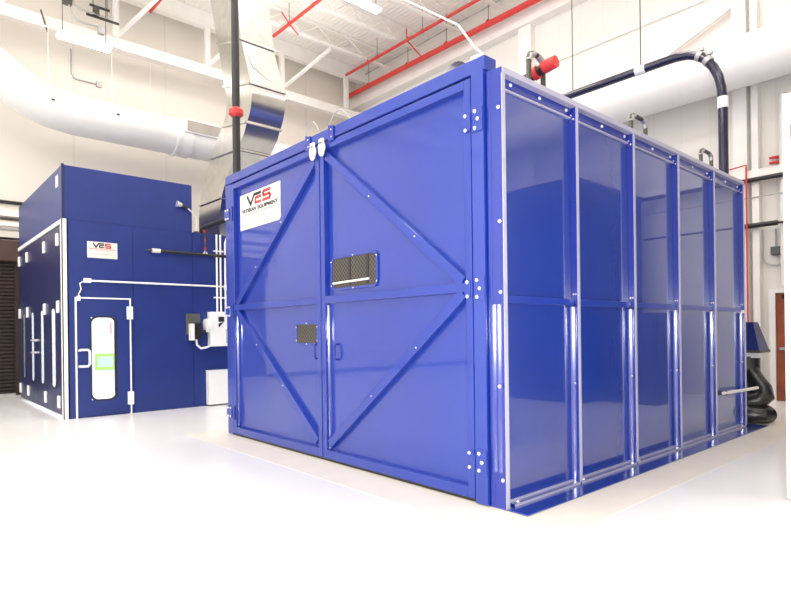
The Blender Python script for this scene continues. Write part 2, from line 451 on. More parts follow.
# header brackets, latch weights and cables
for x in (-2.80, -2.34):
    b = part('header_bracket', MB().box(x-.02, x+.08, -.05, -.035, 3.56, 3.72).box(x-.02, x, -.05, .02, 3.715, 3.74), 'blue_post', E, .003)
    bolt(b, (x+.04, -.05, 3.68), '-y', True); bolt(b, (x+.04, -.05, 3.60), '-y', True)
for x, z in ((-2.635, 3.495), (-2.455, 3.50)):
    pts = [(x+.065*math.sin(2*PI*k/16)*(1 if math.cos(2*PI*k/16) > 0 else .8), z+.085*math.cos(2*PI*k/16)) for k in range(16)]
    part('latch_keeper', MB().prism(pts, 'y', -.085, -.06).box(x-.04, x+.04, -.085, -.06, z+.05, z+.115), 'white', E, .006, label='white teardrop latch plate')
for xa, xb, h, yv in ((-3.02, -2.66, .22, .06), (-2.56, -2.06, .20, .06)):
    pts = [(xa+(xb-xa)*k/14, yv, 3.72+h*math.sin(PI*k/14)) for k in range(15)]
    part('cable_loop', MB().tube(pts, .005, 6), 'conduit', E)
part('roof_port', MB().tube([(-.95, .60, 3.90), (-.95, .48, 3.90)], .19, 24).box(-1.05, -.85, .5, .58, 3.54, 3.75), 'navy_hose', E)
part('roof_glare', MB().box(-.56, -.46, .25, .33, 3.55, 3.93), 'white', E, .02, label='small white block standing in for glare on the enclosure roof')  # white block stands in for the bright glare on the roof edge

# right side: five bays, upper and lower sheets, six posts
PX = -.072
def sawtooth(a, t, nrm, w, tilt, z0, z1, back=.02, n=10, seg=1):
    """upright glint face, canted in two curved strips to catch the lamp; a = start (x, y), t = direction along, nrm = outward"""
    hw = w/seg; pts = []
    for q in range(seg):
        angs = [tilt - 6 + 12*(k+.5)/(n*.6) if k < n*.6 else -6 + 12*(k-n*.6+.5)/(n*.4) for k in range(n)]
        h = sum(hw/n*math.tan(math.radians(v)) for v in angs); u = q*hw
        pts.append((u, h))
        for k in range(n):
            ang = angs[k]
            u += hw/n; h -= hw/n*math.tan(math.radians(ang)); pts.append((u, h))
    prof = [(0, -back)] + pts + [(w, -back)]
    poly = [(a[0]+t[0]*u+nrm[0]*h, a[1]+t[1]*u+nrm[1]*h) for u, h in prof]
    mb = MB().prism(poly, 'z', z0, z1)
    return mb
for k in range(5):
    y0, y1 = k*PITCH, (k+1)*PITCH
    part('side_panel', MB().box(PX-.02, PX, max(y0, .1), y1, 1.735, 3.46), 'blue_panel', E)
    part('side_panel', MB().box(PX-.02, PX, max(y0, .1), y1, .02, 1.675), 'blue_panel', E)
    a, b = max(y0, .1), y1-.036
    t = part('top_channel', MB().box(PX, PX+.015, a, b, 3.435, 3.52), 'blue_post', E, .002)
    for f in (.08, .5, .93): bolt(t, (PX+.015, a+(b-a)*f, 3.485), '+x')
    part('channel_lip', MB().box(PX, PX+.022, a, b, 3.422, 3.435), 'pale_steel', t)
    part('panel_rail', MB().box(PX, PX+.03, a, b, 1.675, 1.735), 'blue', E, .003)
    t = part('bottom_channel', MB().box(PX, -.004, a, b, .018, .032), 'blue_panel', E)
    part('bottom_lip', MB().box(PX, PX+.014, a, b, .032, .05), 'pale_steel', t)
    part('bottom_lip', MB().box(-.006, .003, a, b, .014, .034), 'pale_steel', t)
    bolt(t, (-.035, a+.08, .032), '+z')
for lf_, xf, tl in GLINT_FACES:
    part('stile_glint_face', sawtooth((xf, .031), (0, -1), (1, 0), .058, tl, .14, 1.76), 'blue_post', lf_)  # stile face shaped so the lamp glint shows on it
part('top_cap', MB().box(PX, .006, .0, L, 3.52, 3.57), 'pale_steel', E, .004)
for k in range(6):
    if k == 0:
        p = part('side_post', MB().box(-.115, -.005, -.012, .0, .014, 3.57).box(-.05, -.005, 0, .03, .014, 3.52), 'blue_post', E, .004)
        part('post_lip', MB().box(-.005, .002, -.012, .03, .014, 3.52), 'pale_steel', p)
        part('post_glint_face', sawtooth((-.112, -.012), (1, 0), (0, -1), .104, 38, .3, 1.66, seg=2), 'blue_post', p)  # corner post face, canted in shape to hold the lamp highlight
        for z in (2.33, 3.25, 1.76): bolt(p, (-.035, -.012, z), '-y')
        for z in (1.0, .24): bolt(p, (-.035, -.04 if z > .3 else -.012, z), '-y')
        continue
    ya = k*PITCH - .030                       # flange face turned to the front
    tilt = math.degrees(math.atan2(2.9, 3.7+ya))
    p = part('side_post', MB().box(PX, -.006, ya, ya+.028, 1.70, 3.52), 'blue_post', E, .002)
    part('post_lip', MB().box(-.006, .003, ya-.002, ya+.032, .034, 3.52), 'pale_steel', p)
    part('post_glint_face', sawtooth((PX, ya), (1, 0), (0, -1), .066, tilt, .034, 1.66), 'blue_post', p)  # lower post face, angled so the lamp glint falls on it
    part('gusset', MB().box(PX+.004, -.012, ya-.008, ya, 3.38, 3.48), 'blue_post', p, .002)
    for x, z in ((-.05, 3.45), (-.025, 3.41)): bolt(p, (x, ya-.008, z), '-y', True)
    for x, z in ((-.05, 1.78), (-.025, 1.78)): bolt(p, (x, ya, z), '-y', True)
    bolt(p, (-.035, ya-.012, .95), '-y', True)
# bent pipe loops standing on the roof edge
def loop(x, y0, y1, z0, z1, m, nm='lifting_loop', lab=None):
    r = .06
    pts = [(x, y0, z0), (x, y0, z1-r), (x, y0+r*.3, z1-r*.3), (x, y0+r, z1), (x, y1-r, z1), (x, y1-r*.3, z1-r*.3), (x, y1, z1-r), (x, y1, z0)]
    t = part(nm, MB().tube(pts, .026, 10), m, E, label=lab)
    for y in (y0, y1):
        part('elbow', MB().tube([(x, y, z1-.09), (x, y+(.02 if y == y0 else -.02), z1-.03), (x, y+(.09 if y == y0 else -.09), z1+.002)], .032, 10), 'conduit', t)
    return t
loop(-.42, .96, 1.20, 3.54, 4.15, 'dark_steel')
loop(-.42, 3.04, 3.42, 3.54, 4.05, 'dark_steel')
loop(-.42, 5.18, 5.58, 3.54, 4.06, 'dark_steel')
t = part('outlet_pipe', MB().tube([(-.62, 1.12, 3.96), (-.36, 1.12, 4.015)], .05, 14).box(-.60, -.50, 1.07, 1.17, 3.55, 3.95), 'black', E)
part('outlet_cap', MB().tube([(-.36, 1.12, 4.015), (-.30, 1.12, 4.025), (-.22, 1.12, 4.03)], [.06, .062, .058], 16).tube([(-.47, 1.12, 3.99), (-.42, 1.12, 4.0)], .066, 16), 'red', t, label='red pipe end cap')
# tap on the side near the back corner
t = part('wall_tap', MB().tube([(-.09, 4.7, .57), (.05, 4.7, .57)], .03, 10), 'dark_steel', E)
part('tap_pipe', MB().tube([(.03, 4.62, .575), (.06, 5.3, .565), (.06, 5.9, .555)], .022, 10), 'white_pvc', t)

# ------------------------------------------------------------------ lettering
def text_mesh(s, size):
    c = bpy.data.curves.new('txt', 'FONT'); c.body = s; c.size = size; c.extrude = .0015; c.offset = size*.03
    o = bpy.data.objects.new('txt', c); COL.objects.link(o)
    dg = bpy.context.evaluated_depsgraph_get(); dg.update()
    me = bpy.data.meshes.new_from_object(o.evaluated_get(dg))
    bpy.data.objects.remove(o)
    return me
class Board:
    """flat sign; u runs along the face, v up, w out of it"""
    def __init__(self, p0, udir, wdir): self.p0 = Vector(p0); self.u = Vector(udir); self.w = Vector(wdir)
    def P(self, u, v, w): return self.p0 + self.u*u + Vector((0,0,1))*v + self.w*w
    def slab(self, mb, poly, w0, w1):
        n = len(poly)
        vs = [self.P(u, v, w0) for u, v in poly]+[self.P(u, v, w1) for u, v in poly]
        fs = [tuple(range(n)), tuple(reversed(range(n, 2*n)))]+[(i, i+n, (i+1) % n+n, (i+1) % n) for i in range(n)]
        return mb.add(vs, fs)
    def stroke(self, mb, pts, wd, w0=.006, w1=.008):
        for (a, b), (c, d) in zip(pts[:-1], pts[1:]):
            l = math.hypot(c-a, d-b); nx, ny = -(d-b)/l*wd/2, (c-a)/l*wd/2
            ex, ey = (c-a)/l*wd*.25, (d-b)/l*wd*.25
            self.slab(mb, [(a-ex+nx, b-ey+ny), (a-ex-nx, b-ey-ny), (c+ex-nx, d+ey-ny), (c+ex+nx, d+ey+ny)], w0, w1)
        return mb
    def text(self, s, u0, u1, v, size, m, parent, nm):
        me = text_mesh(s, size)
        xs = [q.co.x for q in me.vertices]; k = (u1-u0)/(max(xs)-min(xs)); x0 = min(xs)
        off = Vector(ORG[parent.name])
        for q in me.vertices:
            q.co = self.P(u0+(q.co.x-x0)*k, v+q.co.y, .0075+q.co.z) - off
        me.materials.clear(); me.materials.append(M[m])
        o = bpy.data.objects.new(nm, me); COL.objects.link(o); o.parent = parent; ORG[o.name] = tuple(off)
        return o
def ves(board, w, h, parent, e_dark):
    """V with a long arm over the E, then E and S"""
    X = lambda f: f*w
    Y = lambda f: h*(1-f)
    sw = .036*h/.49
    mb = MB()
    board.stroke(mb, [(X(.20), Y(.10)), (X(.285), Y(.345)), (X(.375), Y(.10)), (X(.54), Y(.10))], sw*1.1)
    part('logo_letter', mb, 'ink', parent)
    mb = MB()
    board.stroke(mb, [(X(.545), Y(.20)), (X(.41), Y(.20)), (X(.405), Y(.335)), (X(.54), Y(.335))], sw)
    part('logo_letter', mb, 'ink' if e_dark else 'ink_red', parent)
    mb = MB()
    board.stroke(mb, [(X(.77), Y(.10)), (X(.615), Y(.10)), (X(.595), Y(.15)), (X(.615), Y(.215)), (X(.755), Y(.215)), (X(.775), Y(.275)), (X(.755), Y(.335)), (X(.59), Y(.335))], sw*1.1)
    part('logo_letter', mb, 'ink_red', parent)
def dashes(board, w, h, u0, u1, f, hh, m, parent, seed):
    rnd = random.Random(seed); mb = MB(); u = u0
    while u < u1-.01:
        l = min(rnd.uniform(.012, .05), u1-u)
        board.slab(mb, [(u*w, h*(1-f)), ((u+l)*w, h*(1-f)), ((u+l)*w, h*(1-f)+hh), (u*w, h*(1-f)+hh)], .006, .0075); u += l+.012
    part('small_print', mb, m, parent)
sw_, sh_ = 1.095, .489
sg = part('company_sign', MB().box(-4.62, -3.525, .022, .031, 2.894, 3.383), 'sign_white', E, label='white sign with VES in black and red')
bd = Board((-4.62, .028, 2.894), (1,0,0), (0,-1,0))
ves(bd, sw_, sh_, sg, False)
bd.text('VETERAN', .05*sw_, .42*sw_, sh_*(1-.53), .066, 'ink', sg, 'name_lettering')
bd.text('EQUIPMENT', .46*sw_, .95*sw_, sh_*(1-.53), .066, 'ink', sg, 'name_lettering')
dashes(bd, sw_, sh_, .05, .94, .60, .012, 'ink_grey', sg, 2)
dashes(bd, sw_, sh_, .33, .66, .72, .016, 'ink_faint', sg, 3)
dashes(bd, sw_, sh_, .06, .34, .84, .010, 'ink_faint', sg, 4)
dashes(bd, sw_, sh_, .56, .93, .84, .010, 'ink_faint', sg, 5)
dashes(bd, sw_, sh_, .06, .36, .91, .010, 'ink_faint', sg, 6)

# ------------------------------------------------------------------ paint booth at the left
BX, BY, BZ, BT = -8.37, -1.43, 3.485, 4.42
P = thing('paint_booth', 'dark blue paint booth with white edged doors and a raised front plenum', 'paint booth', (-10.5, 1.5, 0))
EY = 6.2
# hollow walls so the windows look in
part('side_wall', MB().box(BX-.08, BX, BY, -1.01, 0, BZ).box(BX-.08, BX, -.60, EY, 0, BZ).box(BX-.08, BX, -1.01, -.60, 1.78, BZ).box(BX-.08, BX, -1.01, -.60, 0, .30), 'booth_blue', P)
part('rear_wall', MB().box(-12.73, BX-.08, EY-.08, EY, 0, BZ), 'booth_blue', P)
part('far_wall', MB().box(-12.73, -12.65, BY+.08, EY-.08, 0, BZ), 'white', P)
part('cabin_roof', MB().box(-12.65, BX-.08, BY+.08, EY, BZ-.08, BZ), 'booth_blue', P)
part('inner_lining', MB().box(-12.65, -12.6, BY+.1, EY-.1, .02, BZ-.1).box(-12.6, BX-.1, EY-.14, EY-.1, .02, BZ-.1).box(-12.6, BX-.1, BY+.1, EY-.14, BZ-.14, BZ-.1).box(-12.6, BX-.1, BY+.1, EY-.14, .01, .03), 'white', P)
part('plenum', MB().box(-12.73, BX, BY, .849, BZ, BT), 'booth_blue', P)
part('plenum_edge', MB().box(BX-.015, BX+.012, BY-.012, BY+.03, BZ, BT+.02), 'booth_navy', P)
part('edge_label', MB().box(-8.86, -8.66, BY-.006, BY, 4.10, 4.31), 'sign_white', P)
part('panel_seam', MB().box(BX, BX+.004, -.285, -.275, 0, BZ).box(BX, BX+.004, .845, .853, .0, BZ).box(BX, BX+.003, BY, .849, BZ-.006, BZ-.001), 'booth_navy', P)
part('corner_trim', MB().box(BX-.10, BX+.015, BY-.02, BY-.005, 0, BZ).box(BX-.0, BX+.015, BY-.02, BY+.055, 0, BZ), 'white', P)
part('lintel_trim', MB().box(-12.73, BX-.10, BY-.03, BY-.005, 3.405, 3.475), 'white', P)
# front leaves
xs = [-12.73, -11.76, -10.74, -9.78, -8.56]
wins = [(-12.34, -12.08), (-11.36, -11.06), (-10.38, -10.06), (-9.38, -9.02)]
part('front_jamb', MB().box(-8.56, BX-.0, BY, BY+.08, 0, BZ), 'booth_navy', P)
for k in range(4):
    a, b = xs[k]+.004, xs[k+1]-.004; wa, wb = wins[k]
    o = [(a, .06), (b, .06), (b, 3.40), (a, 3.40)]
    mb = MB()
    mb.box(a, wa, BY, BY+.012, .06, 3.4).box(wb, b, BY, BY+.012, .06, 3.4).box(wa, wb, BY, BY+.012, 1.96, 3.4).box(wa, wb, BY, BY+.012, .06, .51)
    lf = part('front_door', mb, 'booth_navy', P)
    rr = .11
    part('window_rim', MB().frame(rrect(wa-.03, wb+.03, .48, 1.99, rr+.02), rrect(wa+.01, wb-.01, .52, 1.95, rr), 'y', BY-.004, BY+.002), 'ink', lf)
    part('window_pane', MB().prism(rrect(wa+.005, wb-.005, .515, 1.955, rr), 'y', BY+.003, BY+.009), 'glass', lf)
    hx = a+.10 if k in (0, 1, 2) else a
    for z in (.28, 1.97, 3.16):
        for hx in ((a+.08,) if k == 0 else (a+.06,) if k == 1 else (b-.10,) if k == 2 else (b-.16,)):
            part('hinge', MB().box(hx-.07, hx+.07, BY-.035, BY, z-.11, z+.11), 'white', lf, .01)
for z in (1.37, 1.12):
    part('door_knob', MB().tube([(-10.70, BY, z), (-10.70, BY-.10, z)], .025, 8).tube([(-10.82, BY-.1, z), (-10.58, BY-.1, z)], .02, 8), 'zinc', P)
# personnel door in the side
mb = MB()
y0, y1 = -1.235, -.36
pd = part('personnel_door', MB().box(BX, BX+.03, y0, -1.01, .03, 2.10).box(BX, BX+.03, -.60, y1, .03, 2.10).box(BX, BX+.03, -1.01, -.60, 1.78, 2.10).box(BX, BX+.03, -1.01, -.60, .03, .30), 'booth_blue', P)
part('door_trim', MB().box(BX, BX+.04, y0-.025, y0, .0, 2.13).box(BX, BX+.04, y1, y1+.025, 0, 2.13).box(BX, BX+.04, y0, y1, 2.105, 2.13), 'white', pd)
part('window_rim', MB().frame(rrect(-1.03, -.58, .28, 1.80, .12), rrect(-1.00, -.61, .31, 1.77, .11), 'x', BX+.01, BX+.034), 'ink', pd)
part('window_pane', MB().prism(rrect(-1.01, -.60, .30, 1.78, .11), 'x', BX-.04, BX-.03), 'glass', pd)
part('pull_handle', MB().tube([(BX+.03, -1.2, 1.19), (BX+.10, -1.19, 1.20), (BX+.10, -1.08, 1.20), (BX+.10, -1.05, 1.17), (BX+.10, -1.05, .95), (BX+.10, -1.08, .91), (BX+.10, -1.19, .91), (BX+.03, -1.2, .91)], .022, 8), 'white', pd)
for z in (1.86, .29):
    part('hinge', MB().box(BX+.01, BX+.07, y1-.05, y1+.055, z-.12, z+.12), 'white', pd, .01)
sg = part('company_sign', MB().box(BX, BX+.008, -1.05, -.55, 2.84, 3.13), 'sign_white', P, label='small white VES sign')
bd = Board((BX+.002, -1.05, 2.84), (0,1,0), (1,0,0))
ves(bd, .5, .29, sg, True)
dashes(bd, .5, .29, .06, .94, .46, .012, 'ink_red', sg, 11)
dashes(bd, .5, .29, .22, .80, .56, .008, 'ink_faint', sg, 12)
dashes(bd, .5, .29, .20, .90, .76, .008, 'ink_faint', sg, 13)
# objects seen inside through the personnel door window
cab = thing('wall_chart', 'white chart with a light green border inside the paint booth behind the door window', 'chart', (-12.58, .3, .6))
M['lime'] = mat('lime_border', (.45, .75, .12, 1), .5, var=.05)
M['pale_blue'] = mat('pale_blue_sheet', (.55, .72, .80, 1), .5, var=.05)
part('border', MB().frame([(.10, .60), (.56, .60), (.56, 1.00), (.10, 1.00)], [(.15, .67), (.51, .67), (.51, .93), (.15, .93)], 'x', -12.6, -12.585), 'lime', cab)
part('red_strip', MB().box(-12.6, -12.585, .46, .48, 1.5, 1.78), 'ink_red', cab)
part('sheet', MB().box(-12.6, -12.59, .15, .51, .67, .93), 'pale_blue', cab)

# ------------------------------------------------------------------ services on the paint booth side
t = thing('conduit_run', 'thin white conduit running level along the dark blue paint booth wall above its door', 'conduit', (BX, .2, 2.4))
part('pipe', MB().tube([(BX+.03, -1.04, 2.425), (BX+.03, 1.62, 2.425)], .018, 8), 'white', t)
part('junction_box', MB().box(BX, BX+.06, -1.12, -1.0, 2.385, 2.465), 'white', t, .006)
part('junction_box', MB().box(BX, BX+.06, 1.50, 1.60, 2.36, 2.47), 'white', t, .006)
part('pipe', MB().tube([(BX+.03, 1.57, 2.37), (BX+.03, 1.57, 1.9)], .018, 8), 'white', t)
part('flex_cable', MB().tube([(BX+.02, -1.12, 2.41), (BX+.03, -1.18, 2.37), (BX+.03, -1.16, 2.27), (BX+.03, -1.2, 2.18), (BX+.045, -1.19, 2.13)], .011, 6), 'white', t)
part('door_switch', MB().box(BX+.04, BX+.07, -1.235, -1.18, 2.06, 2.15), 'white', t)
for k, (yy_, bend, lab) in enumerate(((1.34, 0, 'leftmost of the four upright white conduits above the white electrical box'),
                                (1.42, 0, 'second from left of the four upright white conduits above the white electrical box'),
                                (1.52, 1, 'third from left of the four upright white conduits, bending over at the top'),
                                (1.60, 1, 'rightmost of the four upright white conduits, with the lowest bend at the top'))):
    if bend:
        zt = 3.48 if k == 2 else 3.32
        pts = [(BX+.04, yy_, 1.9), (BX+.04, yy_, zt-.16), (BX+.04, yy_+.04, zt-.05), (BX+.04, yy_+.16, zt), (BX+.04, yy_+.6, zt)]
    else:
        pts = [(BX+.04, yy_, 1.9), (BX+.04, yy_, BZ)]
    single('conduit', MB().tube(pts, .02, 8), 'white', lab, 'conduit', 'upright conduits above the electrical box')
single('conduit_strap', MB().box(BX, BX+.065, 1.28, 1.66, 2.18, 2.21).box(BX, BX+.065, 1.28, 1.48, 3.13, 3.16), 'white', 'white strut straps holding the four upright conduits to the blue wall', 'bracket')
t = thing('electrical_box', 'white electrical disconnect box on the paint booth wall beside the big enclosure', 'electrical box', (BX+.08, 1.45, 1.2))
part('case', MB().box(BX, BX+.17, 1.14, 1.78, 1.2, 1.9), 'white', t, .015)
part('switch_plate', MB().box(BX+.17, BX+.178, 1.30, 1.42, 1.70, 1.80).prism([(1.30, 1.66), (1.42, 1.70), (1.31, 1.58)], 'x', BX+.17, BX+.176), 'ink', t)
part('label_plate', MB().box(BX+.17, BX+.174, 1.46, 1.72, 1.26, 1.55), 'ink_faint', t)
part('label_sheet', MB().box(BX+.174, BX+.176, 1.475, 1.705, 1.275, 1.535), 'sign_white', t)
part('side_hub', MB().tube([(BX+.1, 1.14, 1.62), (BX+.1, 1.05, 1.62)], .14, 16), 'white', t)
t = thing('control_box', 'small grey control box on the paint booth wall left of the white electrical box', 'control box', (BX+.08, .9, 1.4))
part('back_plate', MB().box(BX, BX+.04, .70, .98, 1.45, 1.86), 'grey', t, .006)
part('case', MB().box(BX+.04, BX+.16, .80, .95, 1.35, 1.68), 'black', t, .01)
part('cover', MB().box(BX+.04, BX+.17, .74, .81, 1.33, 1.66), 'white', t, .006)
part('cable', MB().tube([(BX+.1, .87, 1.36), (BX+.1, .88, 1.24), (BX+.1, .96, 1.17), (BX+.1, 1.06, 1.18), (BX+.1, 1.16, 1.22)], .022, 8), 'white', t)
part('plug', MB().tube([(BX+.12, .95, 1.52), (BX+.12, 1.1, 1.50)], .03, 8), 'black', t)
t = thing('floor_cabinet', 'plain white box on the floor against the blue wall beside the enclosure', 'cabinet', (BX+.2, 1.5, 0))
part('body', MB().box(BX, BX+.14, 1.10, 1.9, .03, .70), 'white', t, .006)
part('lid', MB().box(BX, BX+.15, 1.09, 1.92, .70, .72), 'white', t, .006)
part('plinth', MB().box(BX+.01, BX+.12, 1.12, 1.88, 0, .03), 'grey', t)
t = thing('gas_pipe', 'black pipe running level along the dark blue paint booth wall beside the VES sign', 'pipe', (BX, .8, 3.0))
part('pipe', MB().tube([(BX+.06, .16, 3.05), (BX+.06, 2.4, 3.05)], .03, 10), 'black', t)
part('coupling', MB().tube([(BX+.06, .05, 3.05), (BX+.06, .20, 3.05)], .04, 10), 'white_pvc', t)
part('nozzle', MB().tube([(BX+.06, -.06, 3.05), (BX+.06, .05, 3.05)], [.012, .026], 8), 'dark_steel', t)
part('bracket', MB().box(BX, BX+.05, .5, .54, 3.02, 3.08).box(BX, BX+.05, 1.3, 1.34, 3.02, 3.08), 'dark_steel', t)
t = thing('header_pipe', 'short black pipe from the roof edge of the paint booth to the big blue enclosure', 'pipe', (-6.7, 1.085, 3.6))
part('pipe', MB().tube([(-8.3, 1.085, 3.60), (-5.0, 1.085, 3.60)], .05, 12), 'black', t)
part('pipe_end', MB().tube([(-8.55, 1.085, 3.60), (-8.3, 1.085, 3.60)], [.015, .05], 10), 'dark_steel', t)
part('support_foot', MB().box(-8.46, -8.40, 1.06, 1.11, BZ, 3.58), 'dark_steel', t)
t = thing('hanging_chain', 'red and grey chain hanging from the black header pipe to the pipe below', 'chain', (-8.3, 1.085, 3.08))
for k in range(8):
    z = 3.55-.06*k; c = []
    for q in range(13):
        a = 2*PI*q/12; u = .018*math.cos(a); v = .038*math.sin(a)
        c.append((-8.3+(u if k % 2 else 0), 1.085+(0 if k % 2 else u), z-.02+v))
    part('chain_link', MB().tube(c, .008, 6), 'red' if k % 3 == 0 else 'dark_steel', t)
part('hook_plate', MB().prism([(1.02, 3.06), (1.15, 3.06), (1.085, 3.13)], 'x', -8.31, -8.29), 'white_pvc', t)
t = thing('work_lamp', 'small silver lamp on a bent arm above the paint booth step', 'lamp', (BX-.02, .95, BZ))
part('arm', MB().tube([(BX-.03, .95, BZ), (BX, .95, 3.68), (BX+.02, .92, 3.80), (BX+.05, .82, 3.89), (BX+.06, .74, 3.94)], .013, 8), 'white_pvc', t)
part('socket', MB().tube([(BX+.06, .74, 3.94), (BX+.06, .63, 3.99)], .035, 10), 'black', t)
part('head', MB().tube([(BX+.06, .64, 3.985), (BX+.06, .53, 4.0)], [.03, .065], 12), 'zinc', t)
part('base', MB().box(BX-.07, BX+.0, .91, .99, BZ, BZ+.03), 'dark_steel', t)

# ------------------------------------------------------------------ left wall: shutter, pipes, conduits
t = thing('roller_shutter', 'dark brown slatted roller shutter in the left wall beside the paint booth', 'shutter', (XL+.06, -3.3, 0))
mb = MB(); z = .03; prof = []
while z < 3.3:
    prof += [(XL+.05, z), (XL+.075, z+.02), (XL+.075, z+.065), (XL+.05, z+.085)]; z += .09
prof = [(XL+.01, .03)] + prof + [(XL+.01, 3.32)]
mb.prism([(a, b) for a, b in prof], 'y', -5.4, -1.35)
part('curtain', mb, 'shutter', t)
part('hood', MB().box(XL, XL+.28, -5.5, -1.22, 3.3, 3.80), 'shutter_hood', t, .01)
part('guide_rail', MB().box(XL, XL+.10, -1.35, -1.22, 0, 3.3), 'shutter', t)
part('guide_rail', MB().box(XL, XL+.10, -5.5, -5.4, 0, 3.3), 'shutter', t)
part('bottom_bar', MB().box(XL+.02, XL+.10, -5.4, -1.35, 0, .05), 'conduit', t)
part('lock_strip', MB().box(XL+.075, XL+.09, -1.72, -1.68, .9, 2.3), 'conduit', t)
for z, r, m, lab, nm in ((4.77, .045, 'black', 'black pipe on the left wall, topmost of the runs above the brown shutter', 'wall_pipe'),
                     (4.36, .03, 'dark_steel', 'dark pipe on the left wall, second run above the brown shutter', 'wall_pipe'),
                     (4.10, .02, 'conduit', 'thin grey pipe on the left wall, third run above the brown shutter', 'wall_pipe'),
                     (3.88, .028, 'black', 'dark pipe on the left wall, lowest run just over the brown shutter hood', 'wall_pipe')):
    single(nm, MB().tube([(XL+r, -6.0, z), (XL+r, 1.0, z)], r, 10), m, lab, 'pipe')
single('wall_tray', MB().box(XL, XL+.1, -6, 1, 4.42, 4.58).box(XL, XL+.09, -6, 1, 4.18, 4.28), 'white_steel', 'white cable tray on the left wall between the dark pipe runs above the shutter', 'cable tray')
t = thing('wall_conduit', 'thin grey conduit on the cream left wall ending in a small box', 'conduit', (XL+.02, .3, 8.2))
part('pipe', MB().tube([(XL+.02, -.02, 9.03), (XL+.02, -.02, 8.38), (XL+.02, .03, 8.29), (XL+.02, .12, 8.26), (XL+.02, .60, 8.26)], .018, 8), 'conduit', t)
part('box', MB().box(XL, XL+.06, .58, .70, 8.2, 8.34), 'conduit', t)
single('hanging_rod', MB().tube([(-13.3, -.84, 9.43), (-13.3, -.70, 8.93)], .02, 8), 'dark_steel', 'short dark rod hooked over the bright truss chord at the top left', 'rod')

t = thing('strut_hanger', 'black and grey steel strut rack with conduits below the truss at the top left', 'strut rack', (-12.7, .2, 9.0))
part('strut', MB().box(-12.72, -12.68, .10, .56, 9.62, 9.67), 'black', t)
part('strut', MB().box(-12.72, -12.68, .02, .78, 9.36, 9.41), 'black', t)
part('hanger_rod', MB().tube([(-12.7, .18, ZC), (-12.7, .18, 9.36)], .012, 6), 'dark_steel', t)
part('hanger_rod', MB().tube([(-12.7, .50, ZC), (-12.7, .50, 9.36)], .012, 6), 'dark_steel', t)
part('conduit', MB().tube([(-12.66, -.40, 10.3), (-12.66, -.37, 9.5), (-12.66, -.33, 9.28), (-12.66, -.2, 9.14), (-12.66, 0, 9.12), (-12.66, .36, 9.14)], .022, 8), 'conduit', t)
part('conduit', MB().tube([(-12.64, -.28, 9.9), (-12.64, -.26, 9.5), (-12.64, -.1, 9.42), (-12.64, .5, 9.43), (-12.64, .6, 9.5), (-12.64, .6, 10.2)], .022, 8), 'conduit', t)
part('junction_box', MB().box(-12.74, -12.62, .28, .42, 8.98, 9.18), 'conduit', t)
part('bulkhead', MB().box(-12.74, -12.6, -.5, -.30, 9.45, 9.62).box(-12.74, -12.6, .2, .3, 9.42, 9.62), 'dark_steel', t)

# round white supply duct along the left wall
t = thing('supply_duct', 'fat round white air duct along the cream left wall above the paint booth', 'air duct', (-13, 1, 6.4))
pts = [(-13, -3.4, 8.75), (-13, -2.6, 8.2), (-13, -1.9, 7.62), (-13, -1.5, 7.33), (-13, -1.1, 7.11), (-13, -.7, 6.98), (-13, -.2, 6.92), (-13, 6.0, 6.91)]
part('round_section', MB().tube(pts, .485, 32), 'duct_white', t)
part('end_collar', MB().tube([(-13, 2.2, 6.91), (-13, 2.28, 6.91)], .52, 32).tube([(-13, 2.28, 6.91), (-13, 2.62, 6.91)], [.49, .52], 32), 'duct_white', t)
part('register_boot', MB().box(-12.95, -12.45, 2.36, 3.46, 6.94, 7.30), 'duct_white', t, .01)
part('grille', MB().box(-12.45, -12.435, 2.42, 3.40, 6.98, 7.26), 'grille', t, label='grey louvred grille')
part('grille', MB().box(-12.47, -12.44, 3.62, 4.4, 6.94, 7.22), 'grille', t, label='grey louvred grille')
for y in (-.75, .68):
    part('hanger', MB().tube([(-13, y, 7.36), (-13, y, 9.03)], .008, 6), 'white_steel', t)
    part('hook', MB().box(-12.54, -12.50, y-.035, y+.035, 6.99, 7.03), 'black', t)

# galvanised offset duct falling on to the paint booth
t = thing('galvanised_duct', 'shiny galvanised rectangular duct dropping in a bend to the paint booth roof', 'air duct', (-9.05, 1.87, BZ))
Rr = [(-7.95, 10.2), (-7.61, 8.03), (-7.46, 7.2)]
Lr = [(-9.3, 10.2), (-8.81, 8.47), (-8.5, 7.5)]
part('upper_section', MB().strip_prism(Lr, Rr, 'y', 1.5, 2.22), 'galv', t)
part('sloped_section', MB().strip_prism([(-8.5, 7.5), (-8.2, 6.5)], [(-7.46, 7.2), (-7.07, 6.21)], 'y', 1.5, 2.22), 'galv', t)
part('cross_break', MB().add([(-7.46, 1.5, 7.2), (-7.46+.0, 2.22, 7.2), (-7.07, 2.22, 6.21), (-7.215, 1.62, 6.6)], [(0,1,3), (1,2,3)]), 'galv', t)
eR = [(-7.07, 6.21), (-7.045, 6.14), (-7.035, 6.06), (-7.04, 5.97), (-7.058, 5.88), (-7.085, 5.79), (-7.12, 5.70), (-7.18, 5.61), (-7.254, 5.52)]
eL = [(-8.2, 6.5), (-8.165, 6.4), (-8.145, 6.3), (-8.13, 6.2), (-8.13, 6.1), (-8.15, 6.0), (-8.2, 5.9), (-8.27, 5.81), (-8.35, 5.73)]
mb = MB().strip_prism(eL, eR, 'y', 1.5, 2.22); mb.sm = [True]*len(mb.f)
part('elbow', mb, 'galv', t)
bR = [(-7.254, 5.52), (-7.36, 5.36), (-7.52, 5.22), (-7.69, 5.09), (-8.1, 4.72), (-8.38, 4.35), (-8.5, 3.95), (-8.52, BZ)]
